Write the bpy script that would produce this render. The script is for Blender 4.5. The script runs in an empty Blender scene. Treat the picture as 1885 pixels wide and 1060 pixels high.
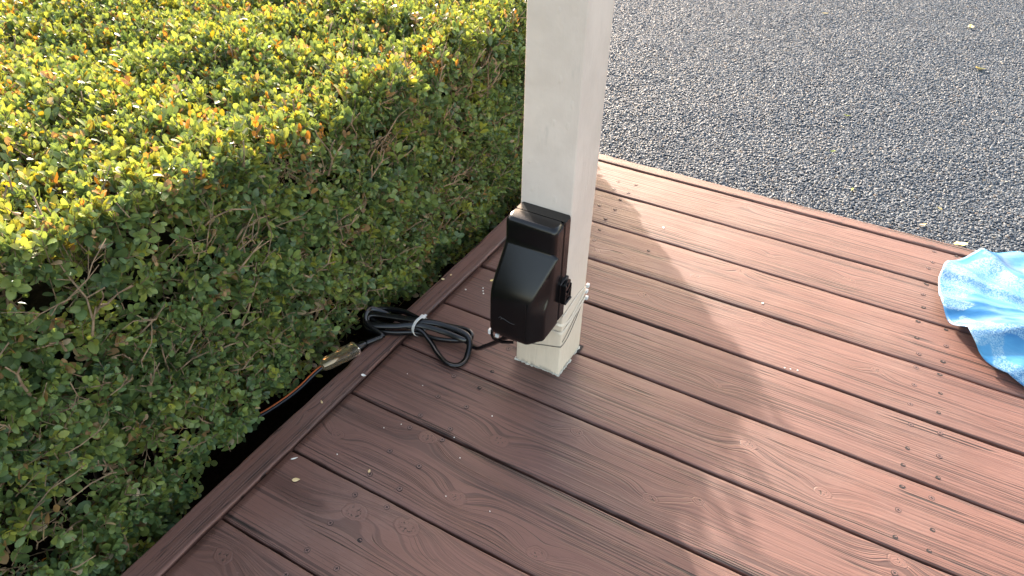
import bpy, bmesh, math, random
import numpy as np
from mathutils import Vector, Matrix
rng = np.random.default_rng(7)
random.seed(7)
sc = bpy.context.scene
COL = sc.collection

# ------------------------------------------------------------------ camera
cam_data = bpy.data.cameras.new("camera")
cam = bpy.data.objects.new("camera", cam_data)
COL.objects.link(cam)
cam_data.sensor_width = 36.0
cam_data.lens = 1291.64 / 1885 * 36.0
cam_data.clip_start = 0.02
cam_data.clip_end = 500
Rm = Matrix(((0.8733960724975798, -0.3106761582424983, 0.3750461641524739),
             (0.48667438738905716, 0.528167093664688, -0.6958358727669066),
             (0.018092573208036766, 0.790265680559063, 0.6124971942182535)))
M4 = Rm.to_4x4(); M4.translation = Vector((0.640467, -1.613932, 0.884512))
cam.matrix_world = M4
sc.camera = cam

# ------------------------------------------------------------------ light
SUN_EL = math.radians(23.0)
SUN_DIR = Vector((-0.707, 0.707, 0)).normalized()          # horizontal direction towards the sun
w = bpy.data.worlds.new("World"); sc.world = w; w.use_nodes = True
nt = w.node_tree; nt.nodes.clear()
sky = nt.nodes.new("ShaderNodeTexSky"); sky.sky_type = 'NISHITA'; sky.sun_disc = False
sky.sun_elevation = SUN_EL
sky.sun_rotation = math.atan2(SUN_DIR.x, SUN_DIR.y)
sky.air_density = 1.0; sky.dust_density = 2.5; sky.ozone_density = 1.0
bg = nt.nodes.new("ShaderNodeBackground"); bg.inputs[1].default_value = 0.15
wo = nt.nodes.new("ShaderNodeOutputWorld")
sky_tint = nt.nodes.new('ShaderNodeMix'); sky_tint.data_type = 'RGBA'; sky_tint.blend_type = 'MULTIPLY'; sky_tint.inputs[0].default_value = 1.0
sky_tint.inputs[7].default_value = (1.22, 1.0, .80, 1)      # warm tint multiplied into the sky to cut its blue cast
nt.links.new(sky.outputs[0], sky_tint.inputs[6]); nt.links.new(sky_tint.outputs[2], bg.inputs[0]); nt.links.new(bg.outputs[0], wo.inputs[0])
sd = bpy.data.lights.new("sun", 'SUN'); sd.energy = 2.8; sd.angle = math.radians(0.8); sd.color = (1.0, 0.93, 0.84)
so = bpy.data.objects.new("sun", sd); COL.objects.link(so)
to_sun = Vector((SUN_DIR.x * math.cos(SUN_EL), SUN_DIR.y * math.cos(SUN_EL), math.sin(SUN_EL)))
so.rotation_euler = to_sun.to_track_quat('Z', 'Y').to_euler()
so.location = (-3, 3, 3)
sc.view_settings.view_transform = 'Standard'; sc.view_settings.look = 'None'
sc.view_settings.gamma = 1; sc.view_settings.use_curve_mapping = False
sc.view_settings.exposure = 2.53
sc.render.engine = 'CYCLES'
sc.cycles.max_bounces = 8; sc.cycles.transparent_max_bounces = 6; sc.cycles.transmission_bounces = 6

# ------------------------------------------------------------------ helpers
P = 0.1434          # board pitch
def tag(o, label=None, cat=None, group=None, kind=None):
    if label: o["label"] = label
    if cat: o["category"] = cat
    if group: o["group"] = group
    if kind: o["kind"] = kind
    return o
def empty(name, loc=(0, 0, 0)):
    o = bpy.data.objects.new(name, None); COL.objects.link(o); o.location = loc; o.empty_display_size = .05; return o
def link(name, me, mat, parent=None, loc=None):
    o = bpy.data.objects.new(name, me); COL.objects.link(o)
    mats = mat if isinstance(mat, (list, tuple)) else [mat]
    for m in mats: me.materials.append(m)
    if parent: o.parent = parent
    if loc: o.location = loc
    return o
def from_bm(name, bm, mat, parent=None, loc=None, smooth=False):
    me = bpy.data.meshes.new(name); bm.to_mesh(me); bm.free()
    if smooth: me.polygons.foreach_set('use_smooth', [True] * len(me.polygons))
    return link(name, me, mat, parent, loc)
def from_np(name, V, F, mat, parent=None, smooth=True, loc=None, attrs=None):
    """V (n,3); F list of (m,k) int arrays"""
    me = bpy.data.meshes.new(name)
    V = np.asarray(V, dtype=np.float32)
    me.vertices.add(len(V)); me.vertices.foreach_set('co', V.ravel())
    loops = np.concatenate([f.ravel() for f in F]); n = [np.full(len(f), f.shape[1]) for f in F]
    n = np.concatenate(n); start = np.concatenate([[0], np.cumsum(n)[:-1]])
    me.loops.add(len(loops)); me.loops.foreach_set('vertex_index', loops.astype(np.int32))
    me.polygons.add(len(n)); me.polygons.foreach_set('loop_start', start.astype(np.int32))
    me.update(calc_edges=True)
    if smooth: me.polygons.foreach_set('use_smooth', np.ones(len(n), dtype=bool))
    for k, (typ, arr) in (attrs or {}).items():
        a = me.attributes.new(k, typ, 'POINT')
        a.data.foreach_set('color' if typ == 'FLOAT_COLOR' else 'value', np.asarray(arr, dtype=np.float32).ravel())
    me.validate()
    return link(name, me, mat, parent, loc)
def rounded_rect(x0, x1, y0, y1, r, n=4):
    pts = []
    for cx, cy, a0 in ((x1 - r, y1 - r, 0), (x0 + r, y1 - r, 90), (x0 + r, y0 + r, 180), (x1 - r, y0 + r, 270)):
        for i in range(n + 1):
            a = math.radians(a0 + 90 * i / n); pts.append((cx + r * math.cos(a), cy + r * math.sin(a)))
    return pts
def loft(bm, rings, cap0=True, cap1=True, closed=True):
    vs = [[bm.verts.new(p) for p in ring] for ring in rings]
    m = len(vs[0])
    for a, b in zip(vs, vs[1:]):
        for i in range(m if closed else m - 1):
            j = (i + 1) % m
            bm.faces.new((a[i], a[j], b[j], b[i]))
    if cap0: bm.faces.new(list(reversed(vs[0])))
    if cap1: bm.faces.new(vs[-1])
    return vs
def box(bm, x0, x1, y0, y1, z0, z1, bev=0):
    r = bmesh.ops.create_cube(bm, size=1)
    bmesh.ops.scale(bm, vec=(x1 - x0, y1 - y0, z1 - z0), verts=r['verts'])
    bmesh.ops.translate(bm, vec=((x0 + x1) / 2, (y0 + y1) / 2, (z0 + z1) / 2), verts=r['verts'])
    if bev:
        es = list({e for v in r['verts'] for e in v.link_edges})
        bmesh.ops.bevel(bm, geom=es, offset=bev, segments=3, profile=.5, affect='EDGES')
def catmull(pts, n=8):
    pts = [Vector(p) for p in pts]; q = [pts[0] * 2 - pts[1]] + pts + [pts[-1] * 2 - pts[-2]]; out = []
    for i in range(1, len(q) - 2):
        for k in range(n):
            t = k / n; a, b, c, d = q[i - 1:i + 3]
            out.append(.5 * ((2 * b) + (c - a) * t + (2 * a - 5 * b + 4 * c - d) * t * t + (3 * b - a - 3 * c + d) * t ** 3))
    out.append(pts[-1]); return out
def sweep(bm, path, profile, up=Vector((0, 0, 1)), twist=None, scale=None, cap=True):
    """profile: list of (a,b) in the frame (side, up)"""
    rings = []; N = None
    for i, p in enumerate(path):
        t = (path[min(i + 1, len(path) - 1)] - path[max(i - 1, 0)]).normalized()
        if N is None: N = (up - t * up.dot(t)).normalized()
        else: N = (N - t * N.dot(t)).normalized()
        n = N
        if twist: n = Matrix.Rotation(twist * i, 3, t) @ N
        s = t.cross(n); k = scale[i] if scale else 1
        rings.append([p + s * (a * k) + n * (b * k) for a, b in profile])
    loft(bm, rings, cap, cap)
def circle(r, n=10): return [(r * math.cos(2 * math.pi * i / n), r * math.sin(2 * math.pi * i / n)) for i in range(n)]
def twin(r, n=8):     # figure of eight flex
    pts = []
    for i in range(n + 1): a = -math.pi * .44 + math.pi * .88 * i / n * 1.0; pts.append((r * .62 + r * math.cos(a), r * math.sin(a)))
    for i in range(n + 1): a = math.pi * .56 + math.pi * .88 * i / n; pts.append((-r * .62 + r * math.cos(a), r * math.sin(a)))
    return pts

# ------------------------------------------------------------------ materials
class NT:
    def __init__(s, name):
        s.m = bpy.data.materials.new(name); s.m.use_nodes = True; s.t = s.m.node_tree; s.t.nodes.clear()
    def n(s, typ, **kw):
        o = s.t.nodes.new(typ)
        for k, v in kw.items(): setattr(o, k, v)
        return o
    def put(s, sock, v):
        if isinstance(v, bpy.types.NodeSocket): s.t.links.new(v, sock)
        elif isinstance(v, (tuple, list)) and len(v) == 3 and sock.type == 'RGBA': sock.default_value = (*v, 1)
        else: sock.default_value = v
    def math(s, op, a, b=None, c=None, clamp=False):
        o = s.n('ShaderNodeMath', operation=op, use_clamp=clamp)
        for i, v in enumerate((a, b, c)):
            if v is not None: s.put(o.inputs[i], v)
        return o.outputs[0]
    def sstep(s, v, a, b, lo=0., hi=1.):
        o = s.n('ShaderNodeMapRange', interpolation_type='SMOOTHSTEP')
        s.put(o.inputs[0], v)
        for i, q in enumerate((a, b, lo, hi)): s.put(o.inputs[i + 1], q)
        return o.outputs[0]
    def lin(s, v, a, b, lo=0., hi=1.):
        o = s.n('ShaderNodeMapRange'); s.put(o.inputs[0], v)
        for i, q in enumerate((a, b, lo, hi)): s.put(o.inputs[i + 1], q)
        return o.outputs[0]
    def noise(s, vec=None, scale=5., detail=2., rough=.5, dim='3D', wv=None, dist=0.):
        o = s.n('ShaderNodeTexNoise', noise_dimensions=dim)
        if vec is not None: s.put(o.inputs['Vector'], vec)
        if wv is not None: s.put(o.inputs['W'], wv)
        s.put(o.inputs['Scale'], scale); s.put(o.inputs['Detail'], detail); s.put(o.inputs['Roughness'], rough); s.put(o.inputs['Distortion'], dist)
        return o.outputs[0]
    def xyz(s, v):
        o = s.n('ShaderNodeSeparateXYZ'); s.put(o.inputs[0], v); return o.outputs
    def comb(s, x, y, z):
        o = s.n('ShaderNodeCombineXYZ')
        for i, v in enumerate((x, y, z)): s.put(o.inputs[i], v)
        return o.outputs[0]
    def mix(s, f, a, b, bt='MIX'):
        o = s.n('ShaderNodeMix', data_type='RGBA', blend_type=bt)
        s.put(o.inputs[0], f); s.put(o.inputs[6], a); s.put(o.inputs[7], b); return o.outputs[2]
    def attr(s, name, typ='GEOMETRY'):
        o = s.n('ShaderNodeAttribute', attribute_name=name, attribute_type=typ); return o.outputs
    def obj(s): return s.n('ShaderNodeTexCoord').outputs['Object']
    def pos(s): return s.n('ShaderNodeNewGeometry').outputs['Position']
    def bump(s, h, dist, strength=1., normal=None):
        o = s.n('ShaderNodeBump'); s.put(o.inputs['Height'], h); s.put(o.inputs['Distance'], dist); s.put(o.inputs['Strength'], strength)
        if normal is not None: s.put(o.inputs['Normal'], normal)
        return o.outputs[0]
    def bsdf(s, **kw):
        o = s.n('ShaderNodeBsdfPrincipled')
        for k, v in kw.items(): s.put(o.inputs[k.replace('_', ' ')], v)
        return o
    def out(s, sh):
        o = s.n('ShaderNodeOutputMaterial'); s.t.links.new(sh, o.inputs[0]); return s.m

def wood_material():
    s = NT('painted_wood')
    X, Y, Z = s.xyz(s.obj())
    seed = s.attr('seed', 'OBJECT')[2]
    # slow wander of the grain
    n1 = s.noise(s.comb(s.math('MULTIPLY', X, 1.3), s.math('MULTIPLY', Y, 9.), seed), 1., 2.)
    n2 = s.noise(s.comb(s.math('MULTIPLY', X, 6.), s.math('MULTIPLY', Y, 26.), s.math('ADD', seed, 7.)), 1., 2.)
    wv = s.math('ADD', Y, s.math('ADD', s.math('MULTIPLY', s.math('SUBTRACT', n1, .5), .026), s.math('MULTIPLY', s.math('SUBTRACT', n2, .5), .0032)))
    wv = s.math('ADD', wv, s.math('MULTIPLY', Z, .5))
    kn_all = None; kd_min = None
    for i in range(5):
        kv = s.attr('k%d' % i, 'OBJECT')[1]
        kx, ky, ks = s.xyz(kv)
        dx = s.math('SUBTRACT', X, kx); dy = s.math('SUBTRACT', Y, ky)
        e = s.math('ADD', s.math('POWER', s.math('DIVIDE', dx, s.math('MULTIPLY', ks, .040)), 2.), s.math('POWER', s.math('DIVIDE', dy, s.math('MULTIPLY', ks, .020)), 2.))
        g = s.math('EXPONENT', s.math('MULTIPLY', e, -1.))
        sg = s.math('SIGN', s.math('SUBTRACT', ky, .003))
        wv = s.math('ADD', wv, s.math('MULTIPLY', s.math('MULTIPLY', g, ks), s.math('MULTIPLY', sg, -.018)))
        jig = s.noise(s.comb(s.math('MULTIPLY', dx, 60.), s.math('MULTIPLY', dy, 90.), s.math('ADD', seed, i)), 1., 2.)
        kd = s.math('SQRT', s.math('ADD', s.math('POWER', s.math('DIVIDE', dx, s.math('MULTIPLY', ks, .015)), 2.), s.math('POWER', s.math('DIVIDE', dy, s.math('MULTIPLY', ks, .010)), 2.)))
        kd = s.math('ADD', kd, s.math('MULTIPLY', s.math('SUBTRACT', jig, .5), .8))
        kd_min = kd if kd_min is None else s.math('MINIMUM', kd_min, kd)
    inside = s.sstep(kd_min, .75, 1.05, 1., 0.)
    # irregular grain lines: 1D noise of the ring coordinate
    r1 = s.noise(None, 125., 1., .5, '1D', s.math('ADD', wv, seed))
    r2 = s.noise(None, 60., 1., .5, '1D', s.math('ADD', wv, s.math('MULTIPLY', seed, 1.7)))
    r3 = s.noise(None, 215., 0., .5, '1D', s.math('ADD', wv, s.math('MULTIPLY', seed, 3.1)))
    thin = s.sstep(s.math('ABSOLUTE', s.math('SUBTRACT', r1, .5)), .010, .060, 1., 0.)
    thin2 = s.sstep(s.math('ABSOLUTE', s.math('SUBTRACT', r3, .5)), .015, .090, 1., 0.)
    cord = s.noise(s.comb(s.math('MULTIPLY', X, .9), s.math('MULTIPLY', wv, 17.), s.math('ADD', seed, 21.)), 1., 2., .5)
    cordm = s.sstep(cord, .46, .58)
    lines = s.math('MAXIMUM', s.math('MULTIPLY', thin, .9), s.math('MULTIPLY', thin2, cordm))
    lfade = s.noise(s.comb(s.math('MULTIPLY', X, 11.), s.math('MULTIPLY', wv, 160.), seed), 1., 2., .6)
    lines = s.math('MULTIPLY', lines, s.sstep(lfade, .30, .55, .25, 1.))
    grain = s.math('ADD', s.math('MULTIPLY', s.math('SUBTRACT', 1., lines), .85), s.math('MULTIPLY', s.sstep(r2, .3, .6), .12))
    mask = s.noise(s.comb(s.math('MULTIPLY', X, 1.7), s.math('MULTIPLY', wv, 26.), seed), 1., 3., .6)
    gm = s.sstep(mask, .36, .58, .30, 1.)
    # thin checks that follow the grain
    c1 = s.noise(None, 42., 1., .5, '1D', s.math('ADD', wv, s.math('MULTIPLY', seed, 2.3)))
    ck = s.sstep(s.math('ABSOLUTE', s.math('SUBTRACT', c1, .5)), .0, .014, 1., 0.)
    ckm = s.noise(s.comb(s.math('MULTIPLY', X, 5.), s.math('MULTIPLY', Y, 22.), s.math('ADD', seed, 3.)), 1., 2.)
    ck = s.math('MULTIPLY', s.math('MULTIPLY', ck, s.sstep(ckm, .50, .60)), s.sstep(kd_min, 2.2, 3.4))
    # knot rings and radial cracks
    kr = s.math('MULTIPLY', s.math('ADD', s.math('SINE', s.math('MULTIPLY', kd_min, 17.)), 1.), .5)
    kc = s.noise(s.comb(s.math('MULTIPLY', X, 330.), s.math('MULTIPLY', Y, 260.), seed), 1., 2.)
    kck = s.math('MULTIPLY', s.sstep(kc, .38, .43, 1., 0.), s.sstep(kd_min, .35, .75, 1., 0.))
    rim = s.sstep(s.math('ABSOLUTE', s.math('SUBTRACT', kd_min, .95)), 0., .13, 1., 0.)
    h = s.math('MULTIPLY', s.math('MULTIPLY', grain, gm), s.math('SUBTRACT', 1., inside))
    h = s.math('ADD', h, s.math('MULTIPLY', inside, s.math('ADD', .45, s.math('MULTIPLY', kr, .22))))
    h = s.math('SUBTRACT', h, s.math('MULTIPLY', ck, 1.6))
    h = s.math('SUBTRACT', h, s.math('MULTIPLY', kck, 1.1))
    h = s.math('SUBTRACT', h, s.math('MULTIPLY', rim, .3))
    fine = s.noise(s.comb(s.math('MULTIPLY', X, 70.), s.math('MULTIPLY', Y, 700.), seed), 1., 3., .65)
    pebb = s.noise(s.obj(), 900., 2., .6)
    h = s.math('ADD', h, s.math('ADD', s.math('MULTIPLY', fine, .20), s.math('MULTIPLY', pebb, .18)))
    big = s.noise(s.comb(s.math('MULTIPLY', X, 7.), s.math('MULTIPLY', Y, 30.), s.math('ADD', seed, 11.)), 1., 3.)
    nb = s.bump(h, .0010, .8)
    nb = s.bump(big, .0014, .7, nb)
    # paint: brown red, thinner and darker in the cracks, a little worn on the ridges
    tone = s.attr('tone', 'OBJECT')[2]
    blot = s.noise(s.comb(s.math('MULTIPLY', X, 3.5), s.math('MULTIPLY', Y, 9.), s.math('ADD', seed, 5.)), 1., 4., .6)
    base = s.mix(s.sstep(blot, .35, .68), (.112, .053, .039), (.142, .069, .053))
    base = s.mix(s.math('MULTIPLY', tone, .5), base, (.17, .080, .058))
    dust = s.math('MULTIPLY', s.sstep(s.noise(s.pos(), 3.2, 5., .65), .46, .70), s.lin(fine, .3, .7, .12, .42))
    base = s.mix(dust, base, (.185, .128, .108))
    groove = s.math('MULTIPLY', lines, s.math('MULTIPLY', gm, s.math('SUBTRACT', 1., inside)))
    base = s.mix(s.math('MULTIPLY', groove, .80), base, (.035, .018, .015))
    dsh = s.noise(s.comb(s.math('MULTIPLY', X, 42.), s.math('MULTIPLY', Y, 330.), s.math('ADD', seed, 31.)), 1., 1.)
    dsh = s.math('MULTIPLY', s.sstep(dsh, .66, .72), s.attr('dash', 'OBJECT')[2])
    ck = s.math('MAXIMUM', ck, s.math('MULTIPLY', dsh, .8))
    dark = s.math('MAXIMUM', s.math('MULTIPLY', ck, .93), s.math('MAXIMUM', s.math('MULTIPLY', kck, .8), s.math('MULTIPLY', rim, .10)))
    base = s.mix(dark, base, (.010, .006, .005))
    # worn pinkish wood on one part of the surface, a damp stain on one board
    wear = s.math('MULTIPLY', s.sstep(fine, .60, .78), .10)
    base = s.mix(wear, base, (.30, .18, .15))
    sx, sy, ss = s.xyz(s.attr('stain', 'OBJECT')[1])
    sn = s.noise(s.comb(s.math('MULTIPLY', X, 25.), s.math('MULTIPLY', Y, 90.), 0.), 1., 3.)
    sdist = s.math('SQRT', s.math('ADD', s.math('POWER', s.math('DIVIDE', s.math('SUBTRACT', X, sx), .085), 2.), s.math('POWER', s.math('DIVIDE', s.math('SUBTRACT', Y, sy), .016), 2.)))
    st = s.math('MULTIPLY', s.sstep(s.math('ADD', sdist, s.math('MULTIPLY', sn, .9)), .95, 1.45, 1., 0.), ss)
    base = s.mix(s.math('MULTIPLY', st, .55), base, (.045, .018, .014))
    rgh = s.math('ADD', s.math('MULTIPLY', blot, .18), .45)
    b = s.bsdf(Base_Color=base, Roughness=rgh, Normal=nb)
    b.inputs['Specular IOR Level'].default_value = .45
    return s.out(b.outputs[0])

def simple(name, col, rough=.5, bump=None, spec=.5, var=None, metallic=0., coat=0.):
    s = NT(name); c = col; nrm = None
    if var: c = s.mix(s.sstep(s.noise(s.obj(), var[1], 4., .6), .3, .7), col, var[0])
    b = s.bsdf(Base_Color=c, Roughness=rough, Metallic=metallic)
    if bump: s.put(b.inputs['Normal'], s.bump(s.noise(s.obj(), bump[0], 3., .6), bump[1], .8))
    b.inputs['Specular IOR Level'].default_value = spec
    b.inputs['Coat Weight'].default_value = coat
    return s.out(b.outputs[0])

def post_material():
    s = NT('white_house_paint')
    o = s.obj(); X, Y, Z = s.xyz(o)
    v = s.comb(s.math('MULTIPLY', X, 260.), s.math('MULTIPLY', Y, 260.), s.math('MULTIPLY', Z, 14.))
    streak = s.noise(v, 1., 3., .6)
    low = s.sstep(Z, .02, .30, 1., 0.)
    drip = s.noise(s.comb(s.math('MULTIPLY', X, 90.), s.math('MULTIPLY', Y, 90.), s.math('MULTIPLY', Z, 30.)), 1., 3., .6)
    lump = s.noise(o, 120., 3., .6)
    vo = s.n('ShaderNodeTexVoronoi'); s.put(vo.inputs['Vector'], s.comb(s.math('MULTIPLY', X, 1.), s.math('MULTIPLY', Y, 1.), s.math('MULTIPLY', Z, .5))); s.put(vo.inputs['Scale'], 42.)
    pim = s.sstep(vo.outputs['Distance'], .06, .16, 1., 0.)
    h = s.math('ADD', s.math('MULTIPLY', streak, s.math('ADD', .25, s.math('MULTIPLY', low, .8))), s.math('ADD', s.math('MULTIPLY', lump, .5), s.math('MULTIPLY', drip, .6)))
    h = s.math('ADD', h, s.math('MULTIPLY', pim, .35))
    big = s.noise(o, 14., 3., .6)
    c = s.mix(s.sstep(big, .3, .7), (.56, .475, .405), (.63, .54, .465))
    scuff = s.math('MULTIPLY', s.sstep(s.noise(s.comb(s.math('MULTIPLY', X, 60.), s.math('MULTIPLY', Y, 60.), s.math('MULTIPLY', Z, 9.)), 1., 4., .7), .60, .74), .35)
    c = s.mix(scuff, c, (.40, .36, .31))
    c = s.mix(s.math('MULTIPLY', low, .5), c, (.76, .64, .455))
    foot_dark = s.math('MULTIPLY', s.sstep(Z, .0, .012, 1., 0.), s.sstep(lump, .4, .6))  # mottled darker tone over the lowest strip of the post
    c = s.mix(s.math('MULTIPLY', foot_dark, .7), c, (.16, .15, .13))
    b = s.bsdf(Base_Color=c, Roughness=.42, Normal=s.bump(h, .0014, .9))
    return s.out(b.outputs[0])

def leaf_material():
    s = NT('hedge_leaf')
    col = s.attr('tone')[0]
    nz = s.noise(s.pos(), 260., 2.)
    c = s.mix(s.sstep(nz, .25, .75), s.mix(1., col, (.82, .86, .85), 'MULTIPLY'), s.mix(1., col, (1.12, 1.08, 1.05), 'MULTIPLY'))
    b = s.bsdf(Base_Color=c, Roughness=.38)
    b.inputs['Specular IOR Level'].default_value = .55
    s.put(b.inputs['Normal'], s.bump(nz, .0006, .4))
    tr = s.n('ShaderNodeBsdfTranslucent')
    s.put(tr.inputs[0], s.mix(1., col, (1.0, .84, .36), 'MULTIPLY'))
    mx = s.n('ShaderNodeMixShader'); s.put(mx.inputs[0], .50)
    s.t.links.new(b.outputs[0], mx.inputs[1]); s.t.links.new(tr.outputs[0], mx.inputs[2])
    return s.out(mx.outputs[0])

def pebble_material():
    s = NT('grey_gravel_stone')
    r = s.attr('pick', 'INSTANCER')[2]
    ramp = s.n('ShaderNodeValToRGB'); ramp.color_ramp.interpolation = 'LINEAR'
    els = [(0, (.024, .036, .052)), (.25, (.036, .051, .069)), (.5, (.050, .066, .084)), (.75, (.068, .086, .104)), (.92, (.088, .107, .122)), (.96, (.13, .13, .115)), (.975, (.09, .065, .048)), (1., (.16, .18, .19))]
    cr = ramp.color_ramp
    while len(cr.elements) < len(els): cr.elements.new(.5)
    for e, (p_, c_) in zip(cr.elements, els): e.position = p_; e.color = (*c_, 1)
    s.put(ramp.inputs[0], r)
    nz = s.noise(s.pos(), 700., 2.)
    c = s.mix(.35, ramp.outputs[0], s.mix(1., ramp.outputs[0], s.mix(nz, (.6, .6, .6), (1.4, 1.4, 1.4)), 'MULTIPLY'))
    b = s.bsdf(Base_Color=c, Roughness=.62)
    b.inputs['Specular IOR Level'].default_value = .4
    return s.out(b.outputs[0])

def film_material():
    s = NT('blue_plastic_film')
    o = s.obj()
    d = s.noise(o, 6., 3., .6, dist=1.2)
    bl = s.noise(o, 130., 2., .7)
    vo = s.n('ShaderNodeTexVoronoi'); s.put(vo.inputs['Vector'], o); s.put(vo.inputs['Scale'], 210.)
    patch = s.sstep(s.noise(o, 10., 1., .5, dist=.8), .47, .50)
    c = s.mix(s.sstep(d, .38, .6), (.024, .17, .40), (.065, .29, .53))
    vein = s.math('MULTIPLY', s.sstep(s.noise(o, 340., 3., .7), .42, .60), patch)
    c = s.mix(s.math('MULTIPLY', vein, .7), c, (.33, .55, .68))
    spot = s.n('ShaderNodeTexVoronoi'); s.put(spot.inputs['Vector'], o); s.put(spot.inputs['Scale'], 11.)
    sp = s.sstep(spot.outputs['Distance'], .16, .19, 1., 0.)
    c = s.mix(s.math('MULTIPLY', sp, .5), c, (.25, .52, .75))
    h = s.math('ADD', s.math('MULTIPLY', vein, .5), s.math('MULTIPLY', bl, .6))
    n = s.bump(h, .0012, .8)
    n = s.bump(s.noise(o, 16., 2., .5, dist=1.), .006, .35, n)
    b = s.bsdf(Base_Color=c, Roughness=.30, Normal=n)
    b.inputs['Coat Weight'].default_value = .35; b.inputs['Coat Roughness'].default_value = .12
    tr = s.n('ShaderNodeBsdfTranslucent'); s.put(tr.inputs[0], s.mix(.15, c, (.5, .72, .82)))
    mx = s.n('ShaderNodeMixShader'); s.put(mx.inputs[0], .35)
    s.t.links.new(b.outputs[0], mx.inputs[1]); s.t.links.new(tr.outputs[0], mx.inputs[2])
    return s.out(mx.outputs[0])

M = {}
M['wood'] = wood_material()
M['post'] = post_material()
M['leaf'] = leaf_material()
M['pebble'] = pebble_material()
M['film'] = film_material()
M['soil'] = simple('dark_soil', (.0045, .0040, .0032), .98, (60., .01), .0, ((.004, .0035, .003), 12.))
M['ground'] = simple('gravel_ground', (.035, .046, .058), .9, (160., .006), .3, ((.09, .10, .105), 170.))
M['twig'] = simple('hedge_twig', (.27, .185, .11), .8, (400., .0008), .3, ((.10, .07, .042), 45.))
M['bark'] = simple('dark_bark', (.030, .022, .016), .9, (200., .002), .2)
M['core'] = simple('hedge_dark_core', (.010, .012, .006), .95, (50., .02), .1, ((.022, .018, .010), 40.))  # near-black fill in place of the hedge's shaded inside
M['black'] = simple('black_moulded_plastic', (.0035, .0033, .0035), .23, (1500., .00005), .40, ((.0045, .0042, .0045), 30.))
M['gloss'] = simple('black_cord_vinyl', (.005, .005, .006), .22, (300., .0002), .5, None)
M['white_nylon'] = simple('white_nylon', (.62, .62, .60), .35, (300., .0002), .5, ((.52, .53, .53), 90.))
M['wire'] = simple('grey_wire', (.20, .18, .15), .4, None, .5, None, .6)
M['screw'] = simple('painted_screw', (.13, .070, .058), .4, (900., .0003), .5)
M['hole'] = simple('recess_shade_and_gasket', (.008, .005, .005), .8)  # near-black: painted shade for screw recesses and post notch, plus the gasket
M['orange'] = simple('orange_cord_stripe', (.45, .10, .02), .4)
M['caulk'] = simple('white_caulk', (.60, .56, .48), .5, (250., .001), .5, ((.35, .34, .30), 80.))
M['brass'] = simple('brass_blade', (.65, .42, .16), .3, None, .5, None, 1.)
M['dry'] = simple('dry_leaf', (.52, .38, .18), .7, (200., .0008), .3, ((.66, .52, .30), 60.))
M['yellowleaf'] = simple('yellow_leaf', (.70, .52, .16), .6, (200., .0008), .3, ((.78, .66, .30), 70.))
M['fleck'] = simple('pale_fleck', (.72, .70, .64), .6, (300., .0005), .3)
M['greenleaf'] = simple('green_fallen_leaf', (.30, .36, .06), .6, (200., .0008), .3)
def amber():
    s = NT('clear_amber_plastic')
    b = s.bsdf(Base_Color=(.74, .60, .42), Roughness=.10, IOR=1.30)
    b.inputs['Transmission Weight'].default_value = .93
    s.put(b.inputs['Normal'], s.bump(s.noise(s.obj(), 90., 2.), .001, .5))
    return s.out(b.outputs[0])
M['amber'] = amber()

# ------------------------------------------------------------------ ground
def plane(name, x0, x1, y0, y1, z, mat):
    bm = bmesh.new(); bm.faces.new([bm.verts.new(p) for p in ((x0, y0, z), (x1, y0, z), (x1, y1, z), (x0, y1, z))])
    return tag(from_bm(name, bm, mat), kind='structure')
plane('soil', -60, 60, -60, 60, -.24, M['soil'])
bm = bmesh.new(); box(bm, -.052, 60, .041, 60, -.16, -.064); tag(from_bm('gravel_bed', bm, M['ground']), kind='structure')
bm = bmesh.new(); box(bm, -60, -.054, .13, 60, -.16, -.0645); tag(from_bm('ground', bm, M['ground']), kind='structure')

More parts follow.
